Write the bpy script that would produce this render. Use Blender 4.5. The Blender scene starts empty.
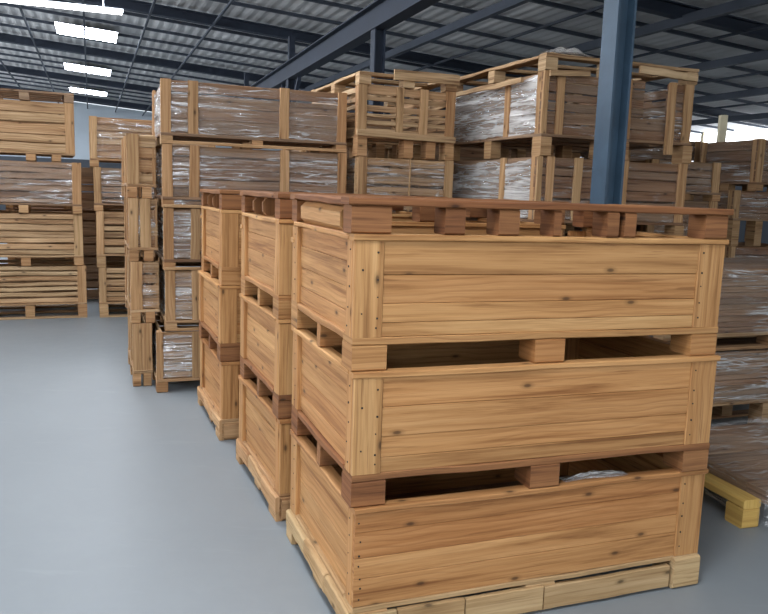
import bpy, math, random
from mathutils import Vector, Matrix
random.seed(7)
R = random.random
def U(a, b): return a + (b - a) * random.random()
C = bpy.context.scene.collection
TH = math.radians(20.82)
CT, ST = math.cos(TH), math.sin(TH)
def ab(a, b):            # building grid (across the rows, along the rows) -> world x, y
    return (a * CT - b * ST, a * ST + b * CT)

# ------------------------------------------------------------------ materials
def lin(c):
    f = lambda v: v / 12.92 if v <= .04045 else ((v + .055) / 1.055) ** 2.4
    return (f(c[0] / 255), f(c[1] / 255), f(c[2] / 255), 1)
class NT:
    def __init__(s, name):
        s.m = bpy.data.materials.new(name); s.m.use_nodes = True
        s.t = s.m.node_tree; s.t.nodes.clear()
        s.out = s.n('ShaderNodeOutputMaterial')
    def n(s, t, **k):
        nd = s.t.nodes.new(t)
        for a, v in k.items():
            if isinstance(v, (int, float, str, bool)) and hasattr(nd, a): setattr(nd, a, v)
        return nd
    def l(s, a, b): s.t.links.new(a, b)
    def math(s, op, a, b=None, clamp=False):
        nd = s.n('ShaderNodeMath', operation=op); nd.use_clamp = clamp
        for i, v in enumerate((a, b)):
            if v is None: continue
            if isinstance(v, (int, float)): nd.inputs[i].default_value = v
            else: s.l(v, nd.inputs[i])
        return nd.outputs[0]
    def mix(s, fac, a, b, blend='MIX'):
        nd = s.n('ShaderNodeMix', data_type='RGBA', blend_type=blend)
        for sock, v in ((nd.inputs['Factor'], fac), (nd.inputs[6], a), (nd.inputs[7], b)):
            if isinstance(v, (int, float)): sock.default_value = v
            elif isinstance(v, tuple): sock.default_value = v
            else: s.l(v, sock)
        return nd.outputs[2]
    def ramp(s, fac, stops):
        nd = s.n('ShaderNodeValToRGB'); e = nd.color_ramp.elements
        while len(e) < len(stops): e.new(.5)
        for q, (p, c) in zip(e, stops):
            q.position = p; q.color = c if len(c) == 4 else (*c, 1)
        s.l(fac, nd.inputs[0]); return nd.outputs[0]
    def mapping(s, vec, scale, rot=(0, 0, 0)):
        nd = s.n('ShaderNodeMapping'); nd.inputs['Scale'].default_value = scale; nd.inputs['Rotation'].default_value = rot
        s.l(vec, nd.inputs['Vector']); return nd.outputs[0]
    def noise(s, vec, scale, detail=3, rough=.5, dist=0, w=None):
        nd = s.n('ShaderNodeTexNoise'); nd.noise_dimensions = '4D' if w is not None else '3D'
        nd.inputs['Scale'].default_value = scale; nd.inputs['Detail'].default_value = detail
        nd.inputs['Roughness'].default_value = rough; nd.inputs['Distortion'].default_value = dist
        s.l(vec, nd.inputs['Vector'])
        if w is not None: s.l(w, nd.inputs['W'])
        return nd.outputs['Fac']
    def bump(s, h, strength, dist):
        nd = s.n('ShaderNodeBump'); nd.inputs['Strength'].default_value = strength; nd.inputs['Distance'].default_value = dist
        s.l(h, nd.inputs['Height']); return nd.outputs[0]
    def bsdf(s, col, rough, normal=None, metal=0, spec=.5):
        nd = s.n('ShaderNodeBsdfPrincipled')
        for k, v in (('Base Color', col), ('Roughness', rough)):
            if isinstance(v, (float, int, tuple)): nd.inputs[k].default_value = v
            else: s.l(v, nd.inputs[k])
        nd.inputs['Metallic'].default_value = metal
        nd.inputs['Specular IOR Level'].default_value = spec
        if normal is not None: s.l(normal, nd.inputs['Normal'])
        return nd.outputs[0]

def wood(name, light, mid, dark, red, contrast=1.0, rough=.62, knots=True, grey=None):
    """light/mid/dark grain tones; each board's tint attribute shifts brightness and hue"""
    t = NT(name)
    uv = t.n('ShaderNodeUVMap', uv_map='grain').outputs[0]
    at = t.n('ShaderNodeAttribute', attribute_name='tint')
    sep = t.n('ShaderNodeSeparateColor'); t.l(at.outputs['Color'], sep.inputs[0])
    w = t.math('MULTIPLY', sep.outputs[2], 37.0)
    fig = t.noise(t.mapping(uv, (.9, 17, 1)), 1, 5, .6, 1.3, w)                 # broad flame figure
    streak = t.noise(t.mapping(uv, (.9, 70, 1)), 1, 4, .65, .35, w)               # thin streaks
    fibre = t.noise(t.mapping(uv, (5, 190, 1)), 1, 2, .6, 0, w)                  # fibres
    blot = t.noise(t.mapping(uv, (2.2, 5, 1)), 1, 2, .5, .4, w)
    g = t.math('ADD', t.math('MULTIPLY', fig, .62), t.math('MULTIPLY', streak, .38))
    lo, hi = .5 - .16 / contrast, .5 + .16 / contrast
    col = t.ramp(g, [(max(lo, 0), lin(dark)), (.48, lin(mid)), (min(hi, 1), lin(light))])
    # cathedral lines
    wv = t.n('ShaderNodeTexWave', wave_type='BANDS', bands_direction='Y', wave_profile='SAW')
    wv.inputs['Scale'].default_value = 8; wv.inputs['Distortion'].default_value = 9
    wv.inputs['Detail'].default_value = 1.2; wv.inputs['Detail Scale'].default_value = .38; wv.inputs['Detail Roughness'].default_value = .6
    cm = t.n('ShaderNodeCombineXYZ'); sx = t.n('ShaderNodeSeparateXYZ'); t.l(uv, sx.inputs[0])
    t.l(t.math('MULTIPLY', sx.outputs[0], .9), cm.inputs[0]); t.l(t.math('MULTIPLY', sx.outputs[1], 1.6), cm.inputs[1]); t.l(w, cm.inputs[2])
    t.l(cm.outputs[0], wv.inputs['Vector'])
    line = t.ramp(wv.outputs['Fac'], [(.0, (0, 0, 0)), (.55, (0, 0, 0)), (1, (1, 1, 1))])
    patch = t.ramp(t.noise(t.mapping(uv, (.9, 4.5, 1)), 1, 2, .5, .4, t.math('ADD', w, 11.0)), [(.44, (.06, .06, .06)), (.62, (1, 1, 1))])
    col = t.mix(t.math('MULTIPLY', t.math('MULTIPLY', line, .48 * contrast), patch), col, lin(dark))
    col = t.mix(t.math('MULTIPLY', patch, .22), col, lin(red))
    col = t.mix(t.math('MULTIPLY', t.math('SUBTRACT', fibre, .35, True), .55), col, lin(dark))
    dash = t.noise(t.mapping(uv, (2.2, 85, 1)), 1, 3, .6, .5, t.math('ADD', w, 5.0))
    dm = t.math('MULTIPLY', t.ramp(dash, [(.57, (0, 0, 0)), (.63, (1, 1, 1))]), t.ramp(blot, [(.45, (.12, .12, .12)), (.62, (.8, .8, .8))]))
    col = t.mix(t.math('MULTIPLY', dm, .75 * min(contrast, 1.1)), col, lin(dark))
    if knots:
        vo = t.n('ShaderNodeTexVoronoi', voronoi_dimensions='2D'); vo.inputs['Scale'].default_value = 1
        cb = t.n('ShaderNodeCombineXYZ')
        t.l(t.math('ADD', t.math('MULTIPLY', sx.outputs[0], 2.4), t.math('MULTIPLY', w, 3.0)), cb.inputs[0]); t.l(t.math('MULTIPLY', sx.outputs[1], 5.5), cb.inputs[1]); t.l(w, cb.inputs[2])
        t.l(cb.outputs[0], vo.inputs['Vector'])
        k = t.ramp(vo.outputs['Distance'], [(0, (1, 1, 1)), (.026, (.9, .9, .9)), (.045, (.35, .35, .35)), (.09, (0, 0, 0))])
        sc = t.n('ShaderNodeSeparateColor'); t.l(vo.outputs['Color'], sc.inputs[0])
        k = t.math('MULTIPLY', k, t.math('GREATER_THAN', sc.outputs[0], .25))
        dk = tuple(int(v * .55) for v in dark)
        col = t.mix(t.math('MULTIPLY', k, .85), col, lin(dk))
    col = t.mix(t.math('MULTIPLY', sep.outputs[1], .75), col, t.mix(1.0, col, lin((226, 180, 146)), 'MULTIPLY'))
    if grey:
        gn = t.noise(t.mapping(uv, (1.3, 4, 1)), 1, 3, .6, .3, w)
        col = t.mix(t.ramp(gn, [(.45, (0, 0, 0)), (.7, (.7, .7, .7))]), col, lin(grey))
    hv = t.n('ShaderNodeHueSaturation'); t.l(col, hv.inputs['Color'])
    t.l(t.math('ADD', t.math('MULTIPLY', sep.outputs[0], .8), .6), hv.inputs['Value'])
    nrm = t.bump(t.math('ADD', t.math('MULTIPLY', fibre, .6), t.math('MULTIPLY', streak, .6)), .35, .004)
    t.l(t.bsdf(hv.outputs[0], rough, nrm, 0, .3), t.out.inputs[0])
    return t.m

M = {}
M['pine'] = wood('golden_pine', (205, 161, 108), (182, 136, 85), (122, 80, 42), (176, 118, 66), 1.05)
M['redwood'] = wood('red_brown_softwood', (168, 121, 77), (138, 95, 59), (88, 56, 33), (128, 78, 46), 1.0, .75)
M['pale'] = wood('pale_rough_wood', (206, 180, 138), (182, 154, 112), (132, 104, 68), (176, 138, 90), 1.0, .8)
M['yellow'] = wood('yellow_softwood', (226, 194, 116), (206, 170, 94), (170, 130, 66), (196, 150, 78), .8, .7, False)
M['crate'] = wood('weathered_crate_wood', (208, 180, 142), (178, 148, 110), (106, 78, 54), (160, 118, 76), 1.2, .8)
M['greywood'] = wood('grey_brown_boards', (176, 148, 118), (146, 116, 88), (88, 64, 46), (122, 90, 64), 1.2, .8, True, (140, 119, 98))
M['post'] = wood('post_wood', (206, 172, 130), (178, 143, 102), (116, 84, 54), (160, 116, 72), 1.1, .8)

def simple(name, col, rough=.6, metal=0, var=.12, scale=3, bumpd=.002):
    t = NT(name)
    tc = t.n('ShaderNodeTexCoord').outputs['Object']
    n = t.noise(tc, scale, 5, .6)
    c = lin(col); d = (c[0] * (1 - var * 2), c[1] * (1 - var * 2), c[2] * (1 - var * 2), 1)
    e = (min(1, c[0] * (1 + var)), min(1, c[1] * (1 + var)), min(1, c[2] * (1 + var)), 1)
    colr = t.ramp(n, [(.3, d), (.7, e)])
    t.l(t.bsdf(colr, rough, t.bump(n, .2, bumpd), metal), t.out.inputs[0]); return t.m
M['column'] = simple('blue_painted_steel', (56, 77, 94), .5, 0, .12, 5)
M['beam'] = simple('dark_blue_beam_paint', (38, 47, 62), .7, 0, .12, 2)
M['purlin'] = simple('dark_purlin_paint', (62, 69, 80), .75, 0, .12, 2)
M['roof'] = simple('grey_roof_sheet', (214, 213, 212), .7, 0, .1, .8)
M['wall'] = simple('pale_wall_cladding', (186, 196, 204), .7, 0, .06, .5)
M['cream'] = simple('cream_paint', (226, 214, 180), .6)
M['nail'] = simple('dark_nail', (50, 40, 32), .5, .3)
M['lamp_body'] = simple('white_lamp_housing', (225, 228, 230), .4)
M['purple'] = simple('purple_plastic', (128, 100, 150), .5)

t = NT('painted_concrete_floor')
tc = t.n('ShaderNodeTexCoord').outputs['Object']
n1 = t.noise(tc, .7, 5, .6, .3); n2 = t.noise(tc, 9, 4, .65); n3 = t.noise(t.mapping(tc, (1, 6, 1), (0, 0, .6)), 1.4, 4, .7, .4)
col = t.ramp(n1, [(.3, lin((128, 133, 135))), (.7, lin((136, 141, 143)))])
col = t.mix(t.ramp(n2, [(.42, (.2, .2, .2)), (.6, (0, 0, 0))]), col, lin((120, 126, 130)))
col = t.mix(t.ramp(n3, [(.6, (0, 0, 0)), (.8, (.2, .2, .2))]), col, lin((166, 171, 172)))
t.l(t.bsdf(col, t.math('ADD', t.math('MULTIPLY', n2, .2), .38), t.bump(n2, .08, .002), 0, .4), t.out.inputs[0])
M['floor'] = t.m

def emis(name, col, s):
    t = NT(name); e = t.n('ShaderNodeEmission'); e.inputs[0].default_value = lin(col); e.inputs[1].default_value = s
    t.l(e.outputs[0], t.out.inputs[0]); return t.m
M['sky_panel'] = emis('translucent_skylight', (236, 244, 255), 34)
M['tube'] = emis('lit_tube', (255, 255, 255), 14)
M['glass'] = emis('bright_window_and_fill_pane', (240, 246, 255), 6)

def film(name, amount, tilt, white=(240, 236, 230)):
    """clear stretch film: mostly see-through, wrinkled, with milky overlapping bands"""
    t = NT(name)
    uv = t.n('ShaderNodeUVMap', uv_map='grain').outputs[0]
    v1 = t.mapping(uv, (1.2, 20, 1), (0, 0, tilt)); v2 = t.mapping(uv, (3, 60, 1), (0, 0, tilt * .6)); v3 = t.mapping(uv, (2.0, 5, 1))
    a = t.noise(v1, 1, 4, .6, .5); b = t.noise(v2, 1, 3, .6, .3); c = t.noise(v3, 1, 3, .6, .5)
    h = t.math('ADD', t.math('MULTIPLY', a, .7), t.math('MULTIPLY', b, .3))
    at = t.n('ShaderNodeAttribute', attribute_name='tint'); sep = t.n('ShaderNodeSeparateColor'); t.l(at.outputs['Color'], sep.inputs[0])
    am = sep.outputs[0]                                   # how heavily this side is wound
    hh = t.math('ADD', t.math('MULTIPLY', h, .6), t.math('MULTIPLY', c, .4))
    thr = t.math('SUBTRACT', .60, t.math('MULTIPLY', am, .12))
    haze = t.math('MULTIPLY', t.math('SUBTRACT', hh, thr), t.math('ADD', t.math('MULTIPLY', am, 6.0), 6.0), True)
    e1 = t.noise(t.mapping(uv, (.7, 19, 1), (0, 0, tilt)), 1, 3, .55, .35); e2 = t.noise(t.mapping(uv, (1.0, 10, 1), (0, 0, tilt * 3 + .12)), 1, 3, .6, .5)
    ridge = lambda n, wd: t.math('SUBTRACT', 1.0, t.math('MULTIPLY', t.math('ABSOLUTE', t.math('SUBTRACT', n, .5)), wd), True)
    lines = t.math('MAXIMUM', ridge(e1, 34.0), t.math('MULTIPLY', ridge(e2, 60.0), .8))
    cover = t.math('MULTIPLY', t.math('SUBTRACT', c, t.math('SUBTRACT', .56, t.math('MULTIPLY', am, .3))), 9.0, True)
    lines = t.math('MULTIPLY', lines, cover)
    milky = t.math('MAXIMUM', t.math('MULTIPLY', haze, t.math('MULTIPLY', am, .6)), lines)
    nrm = t.bump(h, 1.0, .035)
    gl = t.n('ShaderNodeBsdfGlossy'); gl.inputs['Roughness'].default_value = .16; gl.inputs[0].default_value = (1, 1, 1, 1); t.l(nrm, gl.inputs['Normal'])
    df = t.n('ShaderNodeBsdfDiffuse'); df.inputs[0].default_value = lin(white); t.l(nrm, df.inputs['Normal'])
    tr = t.n('ShaderNodeBsdfTransparent'); tr.inputs[0].default_value = (.96, .96, .97, 1)
    m1 = t.n('ShaderNodeMixShader'); m1.inputs[0].default_value = .45; t.l(df.outputs[0], m1.inputs[1]); t.l(gl.outputs[0], m1.inputs[2])
    m2 = t.n('ShaderNodeMixShader')
    fac = t.math('ADD', t.math('MULTIPLY', milky, t.math('ADD', t.math('MULTIPLY', am, .2), .7)), t.math('ADD', t.math('MULTIPLY', t.math('POWER', am, 2.0), .32), .02), True)
    t.l(fac, m2.inputs[0]); t.l(tr.outputs[0], m2.inputs[1]); t.l(m1.outputs[0], m2.inputs[2])
    t.l(m2.outputs[0], t.out.inputs[0]); return t.m
M['film'] = film('clear_stretch_film', .28, -.10)
M['film_milky'] = film('milky_stretch_film', .75, .16)
M['film_light'] = film('thin_stretch_film', .12, .06)

# ------------------------------------------------------------------ mesh building
ZC = {}
class MB:
    def __init__(s): s.v = []; s.f = []; s.uv = []; s.c = []; s.mi = []
    def plank(s, lo, hi, axis=None, tint=None, seg=1, wob=0, ch=.003, rot=0, bend=0, pivot=None, mi=0, rotaxis=1):
        """a board between two corners, long axis segmented; chamfered section; own grain offset and tint"""
        lo = Vector(lo); hi = Vector(hi); d = hi - lo
        if axis is None: axis = max(range(3), key=lambda i: d[i])
        i1, i2 = [i for i in range(3) if i != axis]
        if axis == 1: i1, i2 = 2, 0
        L, a, b = d[axis], d[i1], d[i2]
        ch = min(ch, a * .3, b * .3)
        sec = [(ch, 0), (a - ch, 0), (a, ch), (a, b - ch), (a - ch, b), (ch, b), (0, b - ch), (0, ch)]
        per = [0]
        for k in range(8):
            p, q = sec[k], sec[(k + 1) % 8]; per.append(per[-1] + math.hypot(q[0] - p[0], q[1] - p[1]))
        tint = tint or (U(.3, .7), U(0, .6), R())
        tc = (tint[0], tint[1], tint[2], 1); uo, vo = U(0, 20), U(0, 20)
        base = len(s.v)
        ph = [U(0, 6.28) for _ in range(8)]
        for j in range(seg + 1):
            x = L * j / seg
            o1 = [0, 0]; sc = [0, 0]
            if wob:
                o1 = [wob * (math.sin(x * 5.1 + ph[0]) + .6 * math.sin(x * 13 + ph[1]) + U(-.3, .3)), 0]
                o1[1] = wob * .5 * math.sin(x * 7 + ph[2]) + wob * .3 * U(-1, 1)
                sc = [wob * (math.sin(x * 8 + ph[3]) + U(-.5, .5)), 0]
            o1[0] += bend * math.sin(math.pi * j / seg)
            for (p, q) in sec:
                w = [0, 0, 0]
                w[axis] = lo[axis] + x
                w[i1] = lo[i1] + p + o1[0] + sc[0] * (p / a - .5)
                w[i2] = lo[i2] + q + o1[1]
                s.v.append(Vector(w))
        if rot:
            pv = pivot or (lo + hi) / 2
            m = Matrix.Rotation(rot, 3, 'XYZ'[rotaxis])
            for k in range(base, len(s.v)): s.v[k] = m @ (s.v[k] - pv) + pv
        for j in range(seg):
            for k in range(8):
                k2 = (k + 1) % 8; A = base + j * 8
                s.f.append((A + k, A + k2, A + 8 + k2, A + 8 + k)); s.mi.append(mi)
                u0, u1 = uo + L * j / seg, uo + L * (j + 1) / seg
                s.uv += [(u0, vo + per[k]), (u0, vo + per[k + 1]), (u1, vo + per[k + 1]), (u1, vo + per[k])]
                s.c += [tc] * 4
        for A, order in ((base, range(7, -1, -1)), (base + seg * 8, range(8))):
            s.f.append(tuple(A + k for k in order)); s.mi.append(mi)
            s.uv += [(uo + sec[k][0] * .15, vo + sec[k][1]) for k in order]; s.c += [tc] * 8
    def build(s, name, mat, parent=None, smooth=False, clamp=True):
        me = bpy.data.meshes.new(name)
        rt = parent
        while rt is not None and rt.parent is not None: rt = rt.parent
        if clamp and rt is not None and rt.name in ZC:
            lo, hi = ZC[rt.name]
            for v in s.v: v.z = min(max(v.z, lo), hi)
        me.from_pydata([tuple(v) for v in s.v], [], s.f)
        if s.uv:
            ul = me.uv_layers.new(name='grain'); ul.data.foreach_set('uv', [x for p in s.uv for x in p])
            ca = me.color_attributes.new('tint', 'FLOAT_COLOR', 'CORNER'); ca.data.foreach_set('color', [x for p in s.c for x in p])
        mats = mat if isinstance(mat, (list, tuple)) else [mat]
        for m in mats: me.materials.append(m)
        if len(mats) > 1: me.polygons.foreach_set('material_index', s.mi)
        me.validate(); me.update()
        import bmesh
        bm = bmesh.new(); bm.from_mesh(me); bmesh.ops.recalc_face_normals(bm, faces=bm.faces); bm.to_mesh(me); bm.free()
        if smooth: me.shade_smooth()
        o = bpy.data.objects.new(name, me); C.objects.link(o)
        if parent is not None: o.parent = parent
        return o
def board(name, lo, hi, mat, parent, **k):
    cl = k.pop('clamp', True); m = MB(); m.plank(lo, hi, **k); return m.build(name, mat, parent, clamp=cl)
def thing(name, label, cat, loc, rz=0, group=None):
    o = bpy.data.objects.new(name, None); C.objects.link(o); o.empty_display_size = .1
    o.location = loc; o.rotation_euler = (0, 0, rz); o['label'] = label; o['category'] = cat
    if group: o['group'] = group
    return o
def tag(o, label, cat, group=None):
    o['label'] = label; o['category'] = cat
    if group: o['group'] = group
    return o
def struct(o): o['kind'] = 'structure'; return o

def film_shell(parent, W, D, z0, z1, mat, off=.012, amp=.006, sides=(.4, .4, .4, .4), y0=0):
    """a wrinkled sheet of film wound round the four sides"""
    pts = []; nrm = []; acc = []; s = 0
    x0, x1, ya, yb = -off, W + off, y0 - off, D + off
    path = [((x0, ya), (x1, ya), (0, -1)), ((x1, ya), (x1, yb), (1, 0)), ((x1, yb), (x0, yb), (0, 1)), ((x0, yb), (x0, ya), (-1, 0))]
    sd = []
    for si, (p, q, n) in enumerate(path):
        L = math.hypot(q[0] - p[0], q[1] - p[1]); k = max(4, int(L / .045))
        for i in range(k):
            f = i / k; pts.append((p[0] + (q[0] - p[0]) * f, p[1] + (q[1] - p[1]) * f)); acc.append(s + L * f); sd.append(sides[si])
            nrm.append(n if i else None)
        s += L
    nz = max(4, int((z1 - z0) / .03)); m = MB(); n = len(pts); acc.append(s)
    for j in range(nz + 1):
        z = z0 + (z1 - z0) * j / nz
        for i, (x, y) in enumerate(pts):
            d = U(0, amp)
            nn = nrm[i]
            zz = z + (.012 * math.sin(acc[i] * 9) + U(-.006, .006) if j in (0, nz) else 0)
            m.v.append(Vector((x + (nn[0] * d if nn else 0), y + (nn[1] * d if nn else 0), zz)))
    for j in range(nz):
        for i in range(n):
            i2 = (i + 1) % n
            m.f.append((j * n + i, j * n + i2, (j + 1) * n + i2, (j + 1) * n + i)); m.mi.append(0)
            ua, ub = acc[i], acc[i + 1]; va, vb = z0 + (z1 - z0) * j / nz, z0 + (z1 - z0) * (j + 1) / nz
            so = parent.location.x * 3 + parent.location.z * 7
            m.uv += [(ua + so, va), (ub + so, va), (ub + so, vb), (ua + so, vb)]; m.c += [(sd[i], .5, .5, 1)] * 4
    return m.build('stretch_film', mat, parent, True)

def skid(parent, W, D, h, mat, blockmat=None, bw=.11, deck=.022, bottom=False, nx=3, ny=3, tint=None, rough=.002, xs=None, my=None):
    """pallet base: deck boards (one part) with its blocks as sub-parts"""
    m = MB(); tn = lambda: (U(*(tint or (.3, .6))), U(.1, .6), R())
    bwid = min(.11, D * .2)
    e = min(.10, W * .3)
    for i in range(5):
        y = (D - bwid) * i / 4
        xa, xb = (0, W) if i in (0, 4) else (e + .002, W - e - .002)
        m.plank((xa, y, h - deck), (xb, y + bwid, h), 0, tn(), 10, rough)
    for x in (0, W - e): m.plank((x, bwid + .002, h - deck), (x + e, D - bwid - .002, h), 1, tn(), 8, rough)
    dk = m.build('skid_deck', mat, parent)
    if bottom:
        for i in range(ny):
            y = (D - .1) * i / (ny - 1)
            board('runner', (0, y, 0), (W, y + .1, .02), mat, dk, axis=0, tint=tn(), seg=8, wob=.001)
    zb = .02 if bottom else 0
    xs = xs or [(W - bw) * i / (nx - 1) for i in range(nx)]
    for x in xs:
        for j in range(ny):
            y = (D - .12) * j / (ny - 1) if ny > 1 else 0
            dy = .12
            if my and 0 < j < ny - 1: y, dy = D * .45, my
            board('block', (x, y, zb), (x + bw, y + dy, h - deck), blockmat or mat, dk, axis=0, tint=tn(), ch=.006)
    return dk

# ------------------------------------------------------------------ front row of closed pine crates
W0, D0 = 1.534, .943
ZS = [0, .14, .511, .63, .994, 1.111, 1.462, 1.58]
BASE = [(-.096, 2.555), (-.484, 3.570), (-1.009, 4.750)]
OFF = [[.0226, -.0047, -.0027], [.0047, -.003, -.021], [-.0067, .004, -.0231], [.0101, -.0015, .0323], [-.0026, .0024, .0142], [-.0075, -.0009, .006],
       [.0064, .0017, .018], [-.0062, -.002, .0123], [-.0002, .0003, -.0013], [-.0206, .0037, -.0346]]
def nails(parent, pts, n):
    for p in pts:
        m = MB(); p = Vector(p); r = U(.0025, .0038)
        if n == 1: m.plank(p - Vector((r, .0015, r)), p + Vector((r, .001, r)), 1, ch=.0015)
        else: m.plank(p - Vector((.0015, r, r)), p + Vector((.001, r, r)), 0, ch=.0015)
        m.build('nail', M['nail'], parent)
def pine_crate(label, s, k, loc, rz):
    H0 = ZS[2 * k + 1] - ZS[2 * k]; H1 = ZS[2 * k + 2] - ZS[2 * k]
    t = thing('pine_crate', label, 'crate', (loc[0], loc[1], ZS[2 * k]), rz, 'closed pine crates in the front row')
    ZC[t.name] = (.0006, H1 - .0006)
    W, D = W0, D0; P = M['pine']; bot = k == 0
    zt = H1 - .022
    wl = .105; wr = .125
    left_post = not (s == 0 and k == 0)
    # front and back: horizontal boards between upright corner boards
    for side in (0, 1):
        m = MB(); y0, y1 = (.006, .026) if side == 0 else (D - .026, D - .006)
        fr = [[.3, .22, .28, .2], [.16, .22, .31, .31], [.15, .2, .3, .35]][k]
        z = H0
        for f in fr:
            hz = (zt - H0 - (.072 if side and k == 2 else 0)) * f
            xa = wl if left_post or side else .0
            yo = U(-.0015, .0015)
            m.plank((xa + .001, y0 + yo, z + .0005), (W - wr - .001, y1 + yo, z + hz - .0007), 0, ([U(.3, .38), U(.5, .6), U(.42, .5), U(.58, .72)][int(R() * 4)], U(.0, .35) + (.3 if k == 0 else 0), R()), 1, 0, .0019); z += hz
        pn = m.build('front_panel' if side == 0 else 'back_panel', P, t)
        yy = (0, .024) if side == 0 else (D - .024, D)
        if left_post or side:
            q = board('corner_board', (0, yy[0], H0), (wl, yy[1], zt), P, t, axis=2, tint=(U(.48, .58), U(0, .2), R()))
            if side == 0 and s == 0: nails(q, [(wl - .02 + U(-.004, .004), 0, H0 + (zt - H0) * f) for f in (.1, .2, .42, .6, .88)] + [(.03, 0, H0 + (zt - H0) * f) for f in (.25, .7)], 1)
        else:
            nails(pn, [(.02 + U(-.006, .006), .006, H0 + (zt - H0) * f) for f in (.08, .2, .3, .44, .55, .7, .9)], 1)
        q = board('corner_board', (W - wr, yy[0], H0), (W, yy[1], zt), P, t, axis=2, tint=(U(.46, .56), U(.05, .3), R()))
        if side == 0 and s == 0: nails(q, [(W - wr + .02, 0, H0 + (zt - H0) * f) for f in (.12, .3, .5, .66, .9)], 1)
    # sides: boards recessed behind posts
    for side in (0, 1):
        m = MB(); x0, x1 = (.018, .036) if side == 0 else (W - .036, W - .018)
        z = H0; fr = [.22, .26, .27, .25]
        for f in fr:
            hz = (zt - H0) * f; xo = U(-.002, .002)
            m.plank((x0 + xo, .03, z + .001), (x1 + xo, D - .03, z + hz - .0006), 1, (U(.42, .66), U(0, .45), R()), 1, 0, .0018); z += hz
        m.build('side_panel', P, t)
        xx = (-.002, .034) if side == 0 else (W - .034, W + .002)
        for ya, yb in ((.0245, .085), (D - .105, D - .0245)):
            q = board('side_post', (xx[0], ya, H0), (xx[1], yb, zt), P, t, axis=2, tint=(U(.5, .62), U(.05, .3), R()), seg=6, wob=.001)
            if side == 0 and s == 0: nails(q, [(xx[0], (ya + yb) / 2 + U(-.012, .012), H0 + (zt - H0) * f) for f in (.1, .3, .52, .72, .9)], 0)
    # rim
    rg = .012
    rt = lambda: (U(.6, .8) if k else U(.4, .5), U(0, .3) if k else U(.4, .7), R())
    m = MB()
    for lo, hi, ax in (((-.006, -.006, zt), (W + .006, .05, H1), 0), ((-.006, D - .05, zt - (.07 if k == 2 else 0)), (W + .006, D + .006, H1 - (.07 if k == 2 else 0)), 0),
                       ((-.008, .05, zt), (.045, D - .05, H1), 1), ((W - .045, .05, zt), (W + .008, D - .05, H1), 1)):
        m.plank(lo, hi, ax, rt(), 16, .0022, .004)
    m.build('rim', P, t)
    board('floor_board', (.03, .03, H0), (W - .03, D - .03, H0 + .012), M['greywood'], t, axis=0)
    # skid
    if not bot:
        skid(t, W, D, H0, P if k == 2 else M['redwood'], P if k == 2 else M['redwood'], .125, .026, False, tint=(.36, .5) if k == 2 else (.42, .6), rough=.003, my=.05)
    else:
        PL = M['pale'] if s == 0 else M['post']
        dk = skid(t, W, D, H0, PL, PL, .13, .02, False, tint=(.4, .6), rough=.002)
        # closed front stringer in lengths, rough left stringer with feet
        xs = [.01, .17, .44, .78, W - .145]
        for i in range(len(xs) - 1):
            board('stringer', (xs[i], -.012, .012), (xs[i + 1] - .006, .012, H0 - .03 + U(-.006, .004)), PL, dk, axis=0, tint=(U(.35, .6), U(.1, .5), R()), seg=8, wob=.002)
        board('corner_block', (W - .135, -.02, .004), (W - .004, .016, H0 - .004), PL, dk, axis=0, tint=(.62, .1, R()), ch=.008)
        ys = [.0, .3, .62, D]
        for i in range(3):
            board('side_stringer', (-.02, ys[i], .05 + U(-.006, .006)), (.012, ys[i + 1] - .006, H0 - .012), PL, dk, axis=1, tint=(U(.5, .75), U(.1, .4), R()), seg=10, wob=.004, ch=.008)
        board('foot', (-.018, D - .11, 0), (.012, D - .01, .06), PL, dk, axis=1, tint=(.62, .1, R()))
        board('foot', (-.018, .0, 0), (.012, .14, .05), PL, dk, axis=1, tint=(.55, .1, R()))
    return t
stn = ['nearest stack', 'second stack', 'third and farthest stack of the front row']
lev = ['bottom', 'middle', 'top']
LBL = [['golden pine crate at the bottom of the nearest stack, on a pale skid', 'golden pine crate in the middle of the nearest stack', 'golden pine crate at the top of the nearest stack, under the red-brown pallet'],
       ['pine crate at the bottom of the second stack in the front row', 'pine crate in the middle of the second stack in the front row', 'pine crate at the top of the second stack in the front row'],
       ['pine crate at the bottom of the front row\'s third, farthest stack', 'pine crate in the middle of the front row\'s third, farthest stack', 'pine crate at the top of the front row\'s third, farthest stack']]
for s in range(3):
    for k in range(3):
        o = OFF[s * 3 + k]
        pine_crate(LBL[s][k], s, k, (BASE[s][0] + o[0], BASE[s][1] + o[1]), TH + o[2])

def lid(label, loc, rz, z, W, D, h, blocks, side_blocks=(), mat='redwood', rough=.003):
    """an upturned empty pallet: thin top boards over a row of blocks"""
    t = thing('pallet', label, 'pallet', (loc[0], loc[1], z), rz, 'red-brown pallets lying on the crate stacks')
    ZC[t.name] = (.0006, 9)
    m = MB()
    n = 5
    for i in range(n):
        y = (D - .1) * i / (n - 1)
        xa, xb = (-.012, W + .012) if i in (0, n - 1) else (.09, W - .09)
        m.plank((xa, y - .008, h - .024), (xb, y + .09, h), 0, (U(.35, .6), U(.2, .6), R()), 20, rough, .004)
    for x in (-.012, W - .085): m.plank((x, .086, h - .024), (x + .097, D - .112, h), 1, (U(.4, .6), U(.2, .6), R()), 14, rough * .7, .004)
    m.build('deck_boards', M[mat], t)
    for (x, w, tt) in blocks:
        for j, y in enumerate((0, D - .1)):
            if j and .3 < x < 1.3: continue
            board('block', (x, y, 0), (x + w, y + .1, h - .024), M[mat], t, axis=0, tint=(tt, U(.2, .7), R()), ch=.007)
    for (y, d, mm) in side_blocks:
        board('side_block', (0, y, 0), (.07, y + d, h - .03), M[mm], t, axis=1, tint=(.55, .1, R()), ch=.02, seg=6, wob=.002)
    return t
o = OFF[9]
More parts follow.
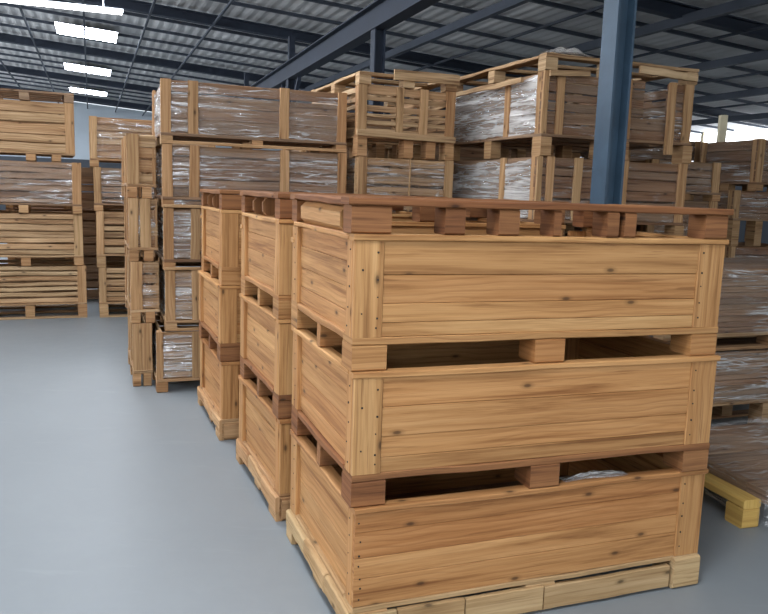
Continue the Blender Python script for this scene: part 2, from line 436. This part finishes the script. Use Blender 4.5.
lid('red-brown pallet lying on the nearest stack of crates', (BASE[0][0] + o[0], BASE[0][1] + o[1]), TH + o[2], ZS[6], W0, D0, .118,
    [(0, .14, .5), (.335, .075, .28), (.54, .08, .3), (.76, .03, .4), (.985, .05, .32), (1.06, .05, .45), (W0 - .105, .105, .52)], [(.14, .62, 'pine')])
for s, lb in ((1, 'red-brown pallet lying on the second stack of the front row'), (2, 'red-brown pallet lying on the third, farthest stack of the front row')):
    o = OFF[s * 3 + 2]
    lid(lb, (BASE[s][0] + o[0], BASE[s][1] + o[1]), TH + o[2], ZS[6], W0, D0, .118, [(0, .125, .5), (.7, .12, .4), (W0 - .125, .125, .5)], [(.36, .03, 'redwood'), (.6, .03, 'redwood')])

# ------------------------------------------------------------------ slatted crates of the background stacks
def slat_crate(label, loc, rz, z, W, D, posts_f, posts_s, nslat=5, mat='crate', fm=None, wob=.004, group=None, pw=.08, pm='post',
               gap=.006, bottom=False, tone=(.3, .65), red=(0, .5), name='slatted_crate', film_over=False, sides=(.3, .3, .3, .3), rail=False, postout=.024, xs=None, skip_f=None, bw=.1):
    z0, z1, z2 = z
    t = thing(name, label, 'crate', (loc[0], loc[1], z0), rz, group)
    h0, h1 = z1 - z0, z2 - z0 - .001
    ZC[t.name] = (.0006, h1)
    e = .03
    def panel(nm, horizontal_axis, lo, hi, n):
        m = MB(); zz = h0; hs = [U(.8, 1.2) for _ in range(n)]; q = (h1 - h0) / sum(hs)
        for i in range(n):
            hz = hs[i] * q
            L = list(lo); Hh = list(hi); L[2] = zz + gap * U(0, 1); Hh[2] = zz + hz - gap * U(.2, 1)
            if i == n - 1: Hh[2] = h1 - .006
            j = U(-.003, .003)
            ax = horizontal_axis
            if ax == 0: L[1] += j; Hh[1] += j
            else: L[0] += j; Hh[0] += j
            if skip_f and nm == 'front_panel' and i >= n - 4:
                H1_ = list(Hh); H1_[0] = skip_f[0]; m.plank(L, H1_, ax, (U(*tone), U(*red), R()), 8, wob, .003); L[0] = skip_f[1]
            m.plank(L, Hh, ax, (U(*tone), U(*red), R()), 12, wob if 0 < i < n - 1 else wob * .5, .003)
            zz += hz
        return m.build(nm, M[mat], t)
    panel('front_panel', 0, (.002, e, 0), (W - .002, e + .02, 0), nslat)
    panel('back_panel', 0, (.002, D - e - .02, 0), (W - .002, D - e, 0), nslat)
    panel('side_panel', 1, (e, e + .02, 0), (e + .02, D - e - .02, 0), nslat)
    panel('side_panel', 1, (W - e - .02, e + .02, 0), (W - e, D - e - .02, 0), nslat)
    lo_ = -h0 * .0
    for p in posts_f:
        x, w = (p if isinstance(p, tuple) else (p, pw))
        x = min(max(x, 0), W - w)
        board('post', (x, e - postout, h0 - h0 * .0), (x + w, e - .003, h1), M[pm], t, axis=2, tint=(U(.42, .66), U(0, .5), R()), seg=5, wob=.0015)
    for p in posts_s:
        y = min(max(p, e), D - pw - e)
        for xa in ((e - postout, e - .003), (W - e + .003, W - e + postout)):
            board('post', (xa[0], y, h0), (xa[1], y + pw, h1), M[pm], t, axis=2, tint=(U(.42, .66), U(0, .5), R()), seg=5, wob=.0015)
    skid(t, W, D, h0, M[mat], M[pm], min(bw, W * .4), .022, bottom, nx=3 if W > .5 else 2, ny=3, tint=tone, rough=wob * .5, xs=xs)
    if rail:
        board('rail', (.0, -.012, .004), (W, -.0008, .028), M[pm], t, axis=0, tint=(.55, .2, R()), seg=8, wob=.002)
    if fm: film_shell(t, W - 2 * e, D - 2 * e, h0, h1 - .03, M[fm], .012, .008, sides).location = (e, e, 0)
    return t

def frame_lid(label, loc, rz, z, W, D, h, mat='crate', loose=(), group='slatted lids on the background stacks', xs=None, rough=.004):
    t = thing('pallet', label, 'pallet', (loc[0], loc[1], z), rz, group)
    ZC[t.name] = (.0006, 9)
    m = MB()
    for i in range(5):
        y = (D - .1) * i / 4
        xa, xb = (0, W) if i in (0, 4) else (.12, W - .12)
        m.plank((xa, y, h - .025), (xb, y + .1, h), 0, (U(.35, .7), U(0, .5), R()), 14, rough, .004)
    for x in (0, W - .11): m.plank((x, .106, h - .025), (x + .11, D - .106, h), 1, (U(.4, .7), U(0, .4), R()), 14, rough, .004)
    m.build('deck_boards', M[mat], t)
    xs = xs or [0, W / 2 - .05, W - .1]
    for x in xs:
        for y in (0, D / 2 - .05, D - .1):
            board('block', (x, y, 0), (x + .1, y + .1, h - .025), M[mat], t, axis=0, tint=(U(.4, .65), U(0, .4), R()), ch=.007)
    for lo, hi, kw in loose: board('loose_board', lo, hi, M[mat], t, clamp=False, **kw)
    return t

# left rack of crates against the far aisle (four high)
gL = 'slatted crates in the four-high stack at the far left'
TL = math.radians(23.5)
lfr = Vector((-3.54, 9.12)); WL = 1.62
lfl = (lfr.x - WL * math.cos(TL), lfr.y - WL * math.sin(TL))
zl = [(0, .185, .62), (.62, .74, 1.23), (1.23, 1.34, 1.82), (1.82, 1.92, 2.49)]
nm4 = ['bottom', 'second', 'third', 'top']
for k in range(4):
    dx = [0.0, -.03, -.035, -.10][k]
    slat_crate(['slatted wooden crate at the bottom of the far-left stack', 'slatted wooden crate second from the floor in the far-left stack',
                'greyer slatted crate third from the floor in the far-left stack', 'slatted crate with wide boards at the top of the far-left stack'][k],
               (lfl[0] + dx, lfl[1]), TL + [0, .01, -.01, .0][k], zl[k], WL, .95, [WL - .1], [.03, .8], [7, 7, 7, 5][k], 'greywood' if k == 2 else 'crate', 'film_light' if k == 2 else None,
               .008 if k < 3 else .005, gL, .1, bottom=(k == 0), gap=.012, tone=(.35, .68), bw=.1, xs=[.45, .95, WL - .1] if k != 3 else [.3, 1.1, WL - .25])
frame_lid('empty pallet on top of the far-left stack', (lfl[0] - .10, lfl[1]), TL, 2.49, WL, .95, .11, 'greywood', xs=[.75, 1.05, WL - .1])

# second far-left stack, half hidden
gL2 = 'slatted crates in the narrow-looking stack beside the far-left stack'
zl2 = [(0, .185, .60), (.60, .76, 1.27), (1.27, 1.36, 1.78), (1.78, 1.88, 2.36)]
for k in range(4):
    slat_crate('slatted crate %s of the stack just past the far-left stack' % ['at the bottom', 'second from the floor', 'third from the floor', 'at the top'][k],
               (-3.42 + [.02, 0, -.02, -.06][k], 9.14), TH, zl2[k], 1.45, .95, [0, .7, 1.37], [.03, .8], 6, 'greywood' if k == 2 else 'crate', 'film_light' if k > 1 else None, .004, gL2, .085,
               bottom=(k == 0), gap=.016, tone=(.3, .6), red=(.1, .5) if k < 3 else (.3, .8))

gL3 = 'added slatted crates deep behind the two far-left stacks'  # added stack, toned dark with low skids so the gap reads as shade
for k in range(3):
    slat_crate('added dark-toned slatted crate %s of the stack behind the two far-left stacks' % ['at the bottom', 'in the middle', 'at the top'][k],
               (-4.95, 10.1), TH, (k * .6, k * .6 + .04, k * .6 + .6), 1.6, .9, [0, .7, 1.5], [.03, .8], 5, 'greywood', None, .004, gL3, .085, gap=.016, tone=(.2, .4))

# slim crates standing left of the film-wrapped five-high stack
gA = 'slim upright crates left of the five-high wrapped stack'
pit = .49
for k in range(4):
    slat_crate('slim rough crate %s of the narrow stack left of the wrapped tower' % ['at the bottom', 'second from the floor', 'third from the floor', 'at the top'][k],
               (-1.975 - .01 * k, 6.0 + .004 * k), TH + .01 * (k % 2), (k * pit + (.0 if k == 0 else .02), k * pit + .13, k * pit + pit + .02), .15 if k == 0 else .217, .93, [(0, .09)] if k % 2 else [(0, .07), (.085, .08)], [.03, .42, .83], 4, 'crate',
               'film_light' if k != 3 else None, .005, gA, .07, gap=.01, tone=(.35, .6), red=(.1, .7), xs=[0, .08] if k == 0 else [0, .11], bw=.07, postout=.028)

# five-high film-wrapped stack
gB = 'film-wrapped crates of the five-high tower'
pb = .476
for k in range(5):
    loc = (-1.74, 5.84) if k == 0 else (-1.69 + .008 * (2 - k), 5.89)
    pf = [0, .2, .90, 1.42] if k else [(.0, .05), .27, .9, 1.42]
    slat_crate('film-wrapped slatted crate %s of the five-high tower' % ['at the bottom', 'second from the floor', 'third from the floor', 'fourth from the floor', 'at the top'][k],
               loc, TH + [0, 0, .006, -.004, 0][k], (k * pb, k * pb + (.105 if k == 0 else .085), (k + 1) * pb), 1.45, .94, pf, [.03, .82], [7, 6, 6, 5, 4][k],
               'greywood' if k >= 2 else 'crate', 'film', .0035, gB, .075, bottom=False, gap=.008, tone=(.32, .55) if k >= 2 else (.3, .6), red=(.1, .6), bw=.085, postout=.026, sides=(.42 if k > 2 else .6, .3, .3, .8), rail=k > 0)

# middle stack behind the row
gM = 'slatted crates of the stack behind the front row'
zm = [(0, .17, .635), (.635, .805, 1.27), (1.27, 1.44, 1.88), (1.88, 2.05, 2.44)]
for k in range(4):
    slat_crate('pale slatted crate %s of the stack just right of the wrapped tower' % ['at the bottom', 'second from the floor', 'third from the floor', 'at the top'][k],
               (-.255 + [.0, 0, .01, 0][k], 6.3), TH, zm[k], .85, 1.45, ([(0, .075), (.33, .06), (.53, .075), .77] if k == 3 else [(0, .08), (.45, .01), .77]), [.03, .7, 1.34], [6, 6, 6, 6][k], 'crate', 'film_light' if k == 2 else None, .006, gM, .08,
               gap=.022, tone=(.36, .66), red=(.05, .5), xs=[0, .40, .60, .77], bw=.08)
frame_lid('pale board lid on the stack behind the front row', (-.255, 6.3), TH, 2.44, .85, 1.45, .1, 'crate',
          [((.28, -.045, .05), (.85, -.02, .13), dict(axis=0, tint=(.62, .1, .3), seg=10, wob=.005, rot=.0)),
           ((-.02, -.045, -.41), (.84, -.022, -.36), dict(axis=0, tint=(.6, .1, .6), seg=10, wob=.004, rot=.02))])

# big film-wrapped stack right of centre
gR = 'crates of the big stack under milky film'
zr = [(0, .17, .635), (.635, .805, 1.27), (1.27, 1.44, 1.90), (1.90, 2.06, 2.50)]
RL = (1.09, 5.70); WR, DR = 1.36, 1.62
for k in range(4):
    pf = [(0, .045), (.085, .06), (.32, .07), (.72, .08), WR - .08] if k < 3 else [(0, .045), (.115, .065), (.70, .07), (WR - .10, .085)]
    c = slat_crate('%s crate of the big milky-wrapped stack behind the blue column' % ['bottom', 'second', 'third', 'topmost'][k],
               (RL[0] + [0, 0, -.01, 0][k], RL[1]), TH, zr[k], WR, DR, pf, [.03, .5, 1.5], 6, 'greywood', 'film_milky', .004, gR, .08,
               gap=.01, tone=(.26, .5), red=(.2, .8), xs=[0, .5, .68, 1.28], bw=.09, sides=(.12, .2, .2, 1.0), skip_f=(.90, WR - .24) if k == 3 else None)
    if k == 3:
        h0 = zr[3][1] - zr[3][0]
        board('outer_post', (WR - .265, -.03, h0 - .1), (WR - .205, .004, zr[3][2] - zr[3][0] - .002), M['post'], c, axis=2, tint=(.55, .2, .4), seg=8, wob=.003)
frame_lid('ragged board lid on the big milky-wrapped stack', RL, TH, 2.50, WR, DR, .12, 'crate',
          [((.80, -.035, .03), (WR - .02, -.004, .085), dict(axis=0, tint=(.6, .1, .3), seg=14, wob=.008, rot=.05)),
           ((.03, -.03, -.03), (.36, -.006, .01), dict(axis=0, tint=(.6, .1, .3), seg=6, wob=.003, rot=-.06)),
           ((-.05, .25, -.06), (-.026, 1.55, -.02), dict(axis=1, tint=(.6, .1, .3), seg=10, wob=.004)),
           ((.1, .1, .12), (1.1, .22, .14), dict(axis=0, tint=(.65, .1, .3), seg=10, wob=.01))], xs=[0, .5, WR - .1])

gX = 'crates of the added stack behind the milky-wrapped stack'  # unseen stack added to block the bright wall behind the pallet gaps
for k in range(4):
    slat_crate('%s crate of the added stack behind the milky-wrapped stack' % ['bottom', 'second', 'third', 'topmost'][k],
               ab(2.0, 7.75), TH, (k * .6, k * .6 + .1, k * .6 + .6), 3.3, .9, [0, 1.6, 3.2], [.03, .8], 5, 'greywood', None, .004, gX, .085, gap=.01, tone=(.3, .5))
# stacks at the right
gT = 'crates of the stack right of the milky-wrapped stack'
tl = ab(4.62, 5.64)
zt_ = [(0, .15, .55), (.55, .68, 1.05), (1.05, 1.18, 1.62), (1.62, 1.70, 1.97)]
for k in range(4):
    slat_crate('%s crate of the stack just past the milky-wrapped stack' % ['bottom', 'second', 'third', 'topmost'][k],
               tl, TH, zt_[k], .80, .80, [0, (.69, .085)], [.03, .68], 4, 'greywood', 'film', .003, gT, .08, gap=.008, tone=(.28, .5), red=(.2, .6), xs=[0, .35, .7], bw=.09)
gS = 'far wrapped crates at the right'
s1 = ab(5.45, 7.6)
for k in range(4):
    zz = [(0, .15, .56), (.56, .70, 1.12), (1.12, 1.26, 1.75), (1.75, 1.87, 2.34)][k]
    slat_crate('%s wrapped crate of the far stack below the right-hand windows' % ['bottom', 'second', 'third', 'topmost'][k],
               s1, TH, zz, 1.5, .9, [0, 1.4], [.03, .8], 6, 'greywood', 'film', .005, gS, .08, gap=.012, tone=(.3, .52), red=(.1, .5))
s2a, s2b = ab(6.44, 6.5), ab(6.66, 6.45)
for k in range(4):
    zz = [(0, .15, .60), (.60, .74, 1.15), (1.15, 1.45, 1.75), (1.75, 1.84, 2.30)][k]
    slat_crate('%s wrapped crate of the stack at the right edge, in front of the far one' % ['bottom', 'second', 'third', 'topmost'][k],
               s2b if k == 3 else s2a, TH, zz, 1.2, .9, [0, .6, 1.1], [.03, .8], 4, 'greywood', 'film', .003, gS, .08, gap=.008, tone=(.26, .46), red=(.3, .8), xs=[0, .32, 1.1], bw=.1)

# wrapped board packs on pallets, lower right
def board_pack(label, loc, rz, z, W, D, rows, group, mat='greywood', fm='film', pmat='crate', tone=(.36, .6), ov=.0, pw=.1):
    z0, z1, z2 = z
    t = thing('board_pack', label, 'wrapped boards', (loc[0], loc[1], z0), rz, group)
    h0, h1 = z1 - z0, z2 - z0 - .012
    ZC[t.name] = (.0006, z2 - z0 - .0008)
    m = MB(); zz = h0
    for r in range(rows):
        hz = (h1 - h0) / rows; y = 0
        while y < D - .02:
            w = min(U(.1, .16), D - y)
            a = U(-.006, .012) if r < rows - 1 else 0
            m.plank((a, y, zz + .001), (W - U(0, .01), y + w - .003, zz + hz - .001), 0, (U(*tone), U(0, .5), R()), 10, .0015)
            y += w
        zz += hz
    m.build('boards', M[mat], t)
    skid(t, W, D, h0, M[pmat], M[pmat], pw, .025, True, tint=(.3, .55), rough=.002)
    film_shell(t, W, D, h0, h1, M[fm], .012, .01, (.35, .3, .3, .4))
    # film over the top
    mm = MB(); nx, ny = 24, 20
    for j in range(ny + 1):
        for i in range(nx + 1):
            mm.v.append(Vector((-.012 + (W + .024) * i / nx, -.012 + (D + .024) * j / ny, h1 + .001 + U(0, .010))))
    for j in range(ny):
        for i in range(nx):
            A = j * (nx + 1) + i
            mm.f.append((A, A + 1, A + nx + 2, A + nx + 1)); mm.mi.append(0)
            for (p, q) in ((i, j), (i + 1, j), (i + 1, j + 1), (i, j + 1)): mm.uv.append((p * W / nx, q * D / ny)); mm.c.append((.35, .5, .5, 1))
    mm.build('top_film', M[fm], t, True)
    return t
gP = 'film-wrapped board packs at the right'
p2 = ab(3.80, 4.0)
board_pack('lower film-wrapped board pack of the two stacked at the right edge', p2, TH, (0, .25, .615), 1.3, .85, 9, gP, tone=(.42, .62))
board_pack('upper film-wrapped board pack of the two stacked at the right edge', p2, TH, (.615, .735, 1.185), 1.3, .85, 11, gP, tone=(.34, .56))
# low pallet with yellow runner
T3 = math.radians(17)
lp = thing('low_pallet', 'low yellow pallet loaded with film-wrapped boards at the lower right', 'pallet', (1.815, 3.66, 0), T3)
DL = .98; WLp = 1.15
board('runner', (0, 0, .105), (.105, DL, .15), M['yellow'], lp, axis=1, tint=(.6, .1, .2), seg=8, wob=.001, ch=.008)
for y in (0, DL / 2 - .06, DL - .12):
    board('block', (.002, y + .001, .0), (.103, y + .12, .1045), M['yellow'], lp, axis=0, tint=(.55, .1, .5 + y), ch=.008)
    for x in (WLp / 2, WLp - .1): board('block', (x, y + .001, 0), (x + .1, y + .12, .1045), M['pale'], lp, axis=0, tint=(.5, .2, R()))
for x in (WLp / 2, WLp - .1): board('runner', (x, 0, .105), (x + .1, DL, .128), M['pale'], lp, axis=1, tint=(.5, .2, R()))
m = MB(); y = -.03
while y < DL - .02:
    w = U(.12, .17); m.plank((.115, y, .13), (WLp, min(y + w - .004, DL), .19 + U(0, .012)), 0, (U(.4, .6), U(0, .4), R()), 8, .002); y += w
m.build('boards', M['greywood'], lp)
f_ = film_shell(lp, WLp - .115, DL + .03, .0, .2, M['film_milky'], .012, .015, (.5, .5, .5, .5)); f_.location = (.115, -.03, .02)
mm = MB(); nx, ny = 26, 22
for j in range(ny + 1):
    for i in range(nx + 1): mm.v.append(Vector((.10 + (WLp - .085) * i / nx, -.045 + (DL + .06) * j / ny, .212 + U(0, .014))))
for j in range(ny):
    for i in range(nx):
        A = j * (nx + 1) + i; mm.f.append((A, A + 1, A + nx + 2, A + nx + 1)); mm.mi.append(0)
        for (p, q) in ((i, j), (i + 1, j), (i + 1, j + 1), (i, j + 1)): mm.uv.append((p * WLp / nx, q * DL / ny)); mm.c.append((.35, .5, .5, 1))
mm.build('top_film', M['film_milky'], lp, True)

# scraps of loose film
def scrap(label, loc, rz, sx, sy, hh):
    m = MB(); nx, ny = 18, 10; p1, p2 = U(0, 6), U(0, 6)
    for j in range(ny + 1):
        for i in range(nx + 1):
            u, v = i / nx, j / ny
            e = math.sin(math.pi * u) * math.sin(math.pi * v)
            m.v.append(Vector(((u - .5) * sx + U(-.004, .004), (v - .5) * sy * (1 + .3 * math.sin(u * 7 + p1)), max(0, hh * e * (.6 + .4 * math.sin(u * 11 + p1) * math.sin(v * 8 + p2)) + U(-.1, .1) * hh * e))))
    for j in range(ny):
        for i in range(nx):
            A = j * (nx + 1) + i; m.f.append((A, A + 1, A + nx + 2, A + nx + 1)); m.mi.append(0)
            for p, q in ((i, j), (i + 1, j), (i + 1, j + 1), (i, j + 1)): m.uv.append((p * sx / nx * 2, q * sy / ny * 2)); m.c.append((1, .5, .5, 1))
    o = m.build('film_scrap', M['film_milky'], None, True); o.location = loc; o.rotation_euler = (0, 0, rz)
    return tag(o, label, 'plastic film')
def on(base, rz, x, y, z): return (base[0] + x * math.cos(rz) - y * math.sin(rz), base[1] + x * math.sin(rz) + y * math.cos(rz), z)
scrap('crumpled clear film in the gap above the bottom crate of the nearest stack', on(BASE[0], TH, 1.03, .03, ZS[2] + .002), TH, .3, .045, .03)
scrap('crumpled milky film lying on the ragged lid of the big wrapped stack', on(RL, TH, .28, .16, 2.652), TH, .42, .1, .07)
# ------------------------------------------------------------------ building
def roof_z(a): return 4.74 - .072 * a
def solid(name, pts, mat, parent=None):          # 8 corners: bottom 4 then top 4
    me = bpy.data.meshes.new(name)
    me.from_pydata(pts, [], [(3, 2, 1, 0), (4, 5, 6, 7), (0, 1, 5, 4), (1, 2, 6, 5), (2, 3, 7, 6), (3, 0, 4, 7)])
    me.materials.append(mat); o = bpy.data.objects.new(name, me); C.objects.link(o)
    if parent is not None: o.parent = parent
    return o
def bar(name, a0, b0, z0, a1, b1, z1, w, h, mat):
    """beam of width w, depth h whose TOP runs from (a0,b0,z0) to (a1,b1,z1) on the building grid"""
    d = Vector((a1 - a0, b1 - b0, 0)).normalized(); n = Vector((-d.y, d.x, 0)) * w / 2
    P = []
    for zz in (-h, 0):
        for (a, b, z, s) in ((a0, b0, z0, 1), (a0, b0, z0, -1), (a1, b1, z1, -1), (a1, b1, z1, 1)):
            x, y = ab(a + n.x * s, b + n.y * s); P.append((x, y, z + zz))
    return struct(solid(name, P, mat))
def ibeam(name, a0, b0, z0, a1, b1, z1, w, h, mat, tf=.018):
    d = Vector((a1 - a0, b1 - b0, 0)).normalized(); n = Vector((-d.y, d.x, 0))
    sec = [(-w / 2, 0), (w / 2, 0), (w / 2, -tf), (.006, -tf), (.006, -h + tf), (w / 2, -h + tf), (w / 2, -h), (-w / 2, -h), (-w / 2, -h + tf), (-.006, -h + tf), (-.006, -tf), (-w / 2, -tf)]
    v = []
    for (a, b, z) in ((a0, b0, z0), (a1, b1, z1)):
        for s, zz in sec:
            x, y = ab(a + n.x * s, b + n.y * s); v.append((x, y, z + zz))
    k = len(sec); f = [(i, (i + 1) % k, k + (i + 1) % k, k + i) for i in range(k)] + [tuple(range(k)), tuple(range(2 * k - 1, k - 1, -1))]
    me = bpy.data.meshes.new(name); me.from_pydata(v, [], f); me.materials.append(mat)
    o = bpy.data.objects.new(name, me); C.objects.link(o); return struct(o)
A0, A1, B0, B1 = -7.0, 16.0, -9.0, 34.0
# floor
me = bpy.data.meshes.new('floor'); 
me.from_pydata([(*ab(A0, B0), 0), (*ab(A1, B0), 0), (*ab(A1, B1), 0), (*ab(A0, B1), 0)], [], [(0, 1, 2, 3)]); me.materials.append(M['floor'])
fl = bpy.data.objects.new('floor', me); C.objects.link(fl); struct(fl)
# corrugated roof sheet
v = []; f = []; n = int((A1 - A0) / .045)
for i in range(n + 1):
    a = A0 + (A1 - A0) * i / n
    for b in (B0, B1): v.append((*ab(a, b), roof_z(a) + .007 * math.sin(a / .19 * 2 * math.pi)))
for i in range(n): f.append((2 * i, 2 * i + 1, 2 * i + 3, 2 * i + 2))
me = bpy.data.meshes.new('ceiling'); me.from_pydata(v, [], f); me.materials.append(M['roof'])
o = bpy.data.objects.new('ceiling', me); C.objects.link(o); struct(o)
# skylights: every bay of the aisle
BAY = 5.6; RB = 14.2
kk = 0
for i in range(-4, 3):
    b = RB + BAY * i + BAY / 2
    kk += 1
    for a in (0.02,):
        z = roof_z(a) - .11
        P = []
        for zz in (-.01, 0):
            for (da, db) in ((-.61, .0), (.55, .0), (.55, 1.25), (-.61, 1.25)): P.append((*ab(a + da, b + db), z + zz - .072 * da))
        w_ = struct(solid('window_%d' % kk, P, M['lamp_body'])); w_.data.materials.append(M['sky_panel']); w_.data.polygons[0].material_index = 1
# rafters, purlins, sag rods
for i in range(-2, 4):
    b = RB + BAY * i
    ibeam('rafter', A0, b, roof_z(A0) - .06, A1, b, roof_z(A1) - .06, .15, .17, M['beam'])
    for j in range(1, 5):
        bb = b + BAY * j / 5
        if bb < B1: bar('purlin', A0, bb, roof_z(A0) - .03, A1, bb, roof_z(A1) - .03, .06, .05, M['purlin'])
a = -5.3; i = 0
while a < 14.5:
    if abs(a - 3.17) > .3:
        big = a > 4 and i % 2 == 0
        bar('tie_beam' if big else 'tie_rod', a, 2.0, roof_z(a) - .2, a, B1, roof_z(a) - .2, .09 if big else .035, .12 if big else .035, M['purlin'])
    a += 1.05; i += 1
# columns and the beam they carry
for i, b in enumerate((4.2, 8.9, 13.6, 18.3)):
    nmz = 3.479; CA = 3.095 + .0215 * (b - 4.2)
    v = []; w, d = .15, .135; tf = .016
    sec = [(-w / 2, -d / 2), (w / 2, -d / 2), (w / 2, -d / 2 + tf), (.006, -d / 2 + tf), (.006, d / 2 - tf), (w / 2, d / 2 - tf), (w / 2, d / 2), (-w / 2, d / 2), (-w / 2, d / 2 - tf), (-.006, d / 2 - tf), (-.006, -d / 2 + tf), (-w / 2, -d / 2 + tf)]
    for z in (.015, nmz):
        for s, q in sec: v.append((*ab(CA + q, b + s), z))
    k = len(sec); f = [(j, (j + 1) % k, k + (j + 1) % k, k + j) for j in range(k)] + [tuple(range(k)), tuple(range(2 * k - 1, k - 1, -1))]
    me = bpy.data.meshes.new('column'); me.from_pydata(v, [], f); me.materials.append(M['column'] if i == 0 else M['beam'])
    o = bpy.data.objects.new('column', me); C.objects.link(o); struct(o)
    bp = bar('column_base_plate', CA - .13, b, .015, CA + .13, b, .015, .26, .015, M['beam'])
    bar('strut', CA - .05, b, roof_z(CA) - .3, CA + .05, b, roof_z(CA) - .3, .12, roof_z(CA) - .3 - 3.785, M['beam'])
    for sgn in (-1, 1):
        if i > 1: bar('knee_brace', CA, b + sgn * .09, 3.0, CA, b + sgn * .6, 3.476, .06, .07, M['beam'])
ibeam('main_beam', 3.03, 1.0, 3.78, 3.74, B1, 3.78, .18, .30, M['beam'])
# walls
M['wall_dark'] = simple('shade_toned_lower_cladding', (66, 72, 80), .7, 0, .06, .5)  # shade put into the wall colour so gaps between stacks stay dark
def wall(name, a0, b0, a1, b1, z0, z1, th=.15, mat='wall_dark'):
    d = Vector((a1 - a0, b1 - b0, 0)).normalized(); n = Vector((-d.y, d.x, 0)) * th
    P = []
    for zz in (z0, z1):
        for (a, b) in ((a0, b0), (a1, b1), (a1 + n.x, b1 + n.y), (a0 + n.x, b0 + n.y)): P.append((*ab(a, b), zz if not callable(zz) else zz(a)))
    return struct(solid(name, P, M[mat]))
wall('wall_far', A0, B1, A1, B1, 0, 2.5)
wall('wall_far_upper', A0, B1, A1, B1, 2.502, lambda a: roof_z(a) - .03, mat='wall')
wall('wall_left', A0, B0, A0, B1, 0, 2.2)
for i in range(8):  # unseen glowing panes added to brighten the left crate faces and roof
    b = -6 + i * 5.0; P = []
    for zz in (2.21, 4.6):
        for (a_, b_) in ((A0 - .1, b), (A0 - .06, b), (A0 - .06, b + 4.7), (A0 - .1, b + 4.7)): P.append((*ab(a_, b_), zz))
    struct(solid('window_%d' % (40 + i), P, M['glass']))
    bar('trim_%d' % (40 + i), A0 - .14, b - .15, 4.62, A0, b - .15, 4.62, .3, 2.41, M['cream'])
wall('wall_left_upper', A0, B0, A0, B1, 4.62, roof_z(A0) - .03)
rz_ = roof_z(A1) - .03
wall('wall_right', A1 + .15, B0, A1 + .15, B1, 0, 2.72)
for i in range(12):
    b = 2 + i * 2.6
    P = []
    for zz in (2.73, rz_ - .03):
        for (a_, b_) in ((A1 + .02, b), (A1 + .06, b), (A1 + .06, b + 2.5), (A1 + .02, b + 2.5)): P.append((*ab(a_, b_), zz))
    struct(solid('window_%d' % (20 + i), P, M['glass']))
    bar('trim_%d' % (i + 1), A1 - .02, b - .05, rz_, A1 + .1, b - .05, rz_, .1, rz_ - 2.72, M['cream'])
x_, y_ = 5.02, 12.0
solid_ = [(x_ + i * .05, y_ + j * .05, z) for z in (0, 2.92) for i, j in ((-1, -1), (1, -1), (1, 1), (-1, 1))]
struct(solid('trim_60', solid_, M['cream']))
# lamp over the aisle
lm = thing('fluorescent_lamp', 'lit white fluorescent tube lamp hanging under the roof', 'lamp', (*ab(-.37, 12.7), 4.09), TH)
def lbox(name, lo, hi, mat): 
    P = [(x, y, z) for z in (lo[2], hi[2]) for (x, y) in ((lo[0], lo[1]), (hi[0], lo[1]), (hi[0], hi[1]), (lo[0], hi[1]))]
    return solid(name, P, mat, lm)
lbox('housing', (-.88, -.035, .03), (.88, .035, .075), M['lamp_body'])
lbox('tube', (-.86, -.022, 0), (.86, .022, .029), M['tube'])
for x in (-.6, .6): lbox('hanger', (x - .008, -.008, .075), (x + .008, .008, .56), M['lamp_body'])

# ------------------------------------------------------------------ world, camera, view
wd = bpy.data.worlds.new('World'); bpy.context.scene.world = wd; wd.use_nodes = True
bg = wd.node_tree.nodes['Background']; bg.inputs[0].default_value = (.86, .93, 1.0, 1); bg.inputs[1].default_value = 1.6
cam = bpy.data.cameras.new('camera'); co = bpy.data.objects.new('camera', cam); C.objects.link(co)
cam.sensor_width = 36; cam.lens = 36 * 774.07 / 768
cam.clip_start = .05; cam.clip_end = 200
p, r = math.radians(8.4245), math.radians(1.9481)
fwd = Vector((0, math.cos(p), -math.sin(p))); up = Vector((0, math.sin(p), math.cos(p))); rt = Vector((1, 0, 0))
r2 = rt * math.cos(r) + up * math.sin(r); u2 = -rt * math.sin(r) + up * math.cos(r)
mt = Matrix((( r2.x, u2.x, -fwd.x), (r2.y, u2.y, -fwd.y), (r2.z, u2.z, -fwd.z))).to_4x4()
mt.translation = (0, 0, 1.6); co.matrix_world = mt
sc = bpy.context.scene; sc.camera = co
vs = sc.view_settings; vs.view_transform = 'Standard'; vs.look = 'None'; vs.gamma = 1; vs.use_curve_mapping = False; vs.exposure = .2
sc.cycles.max_bounces = 10; sc.cycles.diffuse_bounces = 5; sc.cycles.transparent_max_bounces = 24; sc.cycles.caustics_reflective = False; sc.cycles.caustics_refractive = False
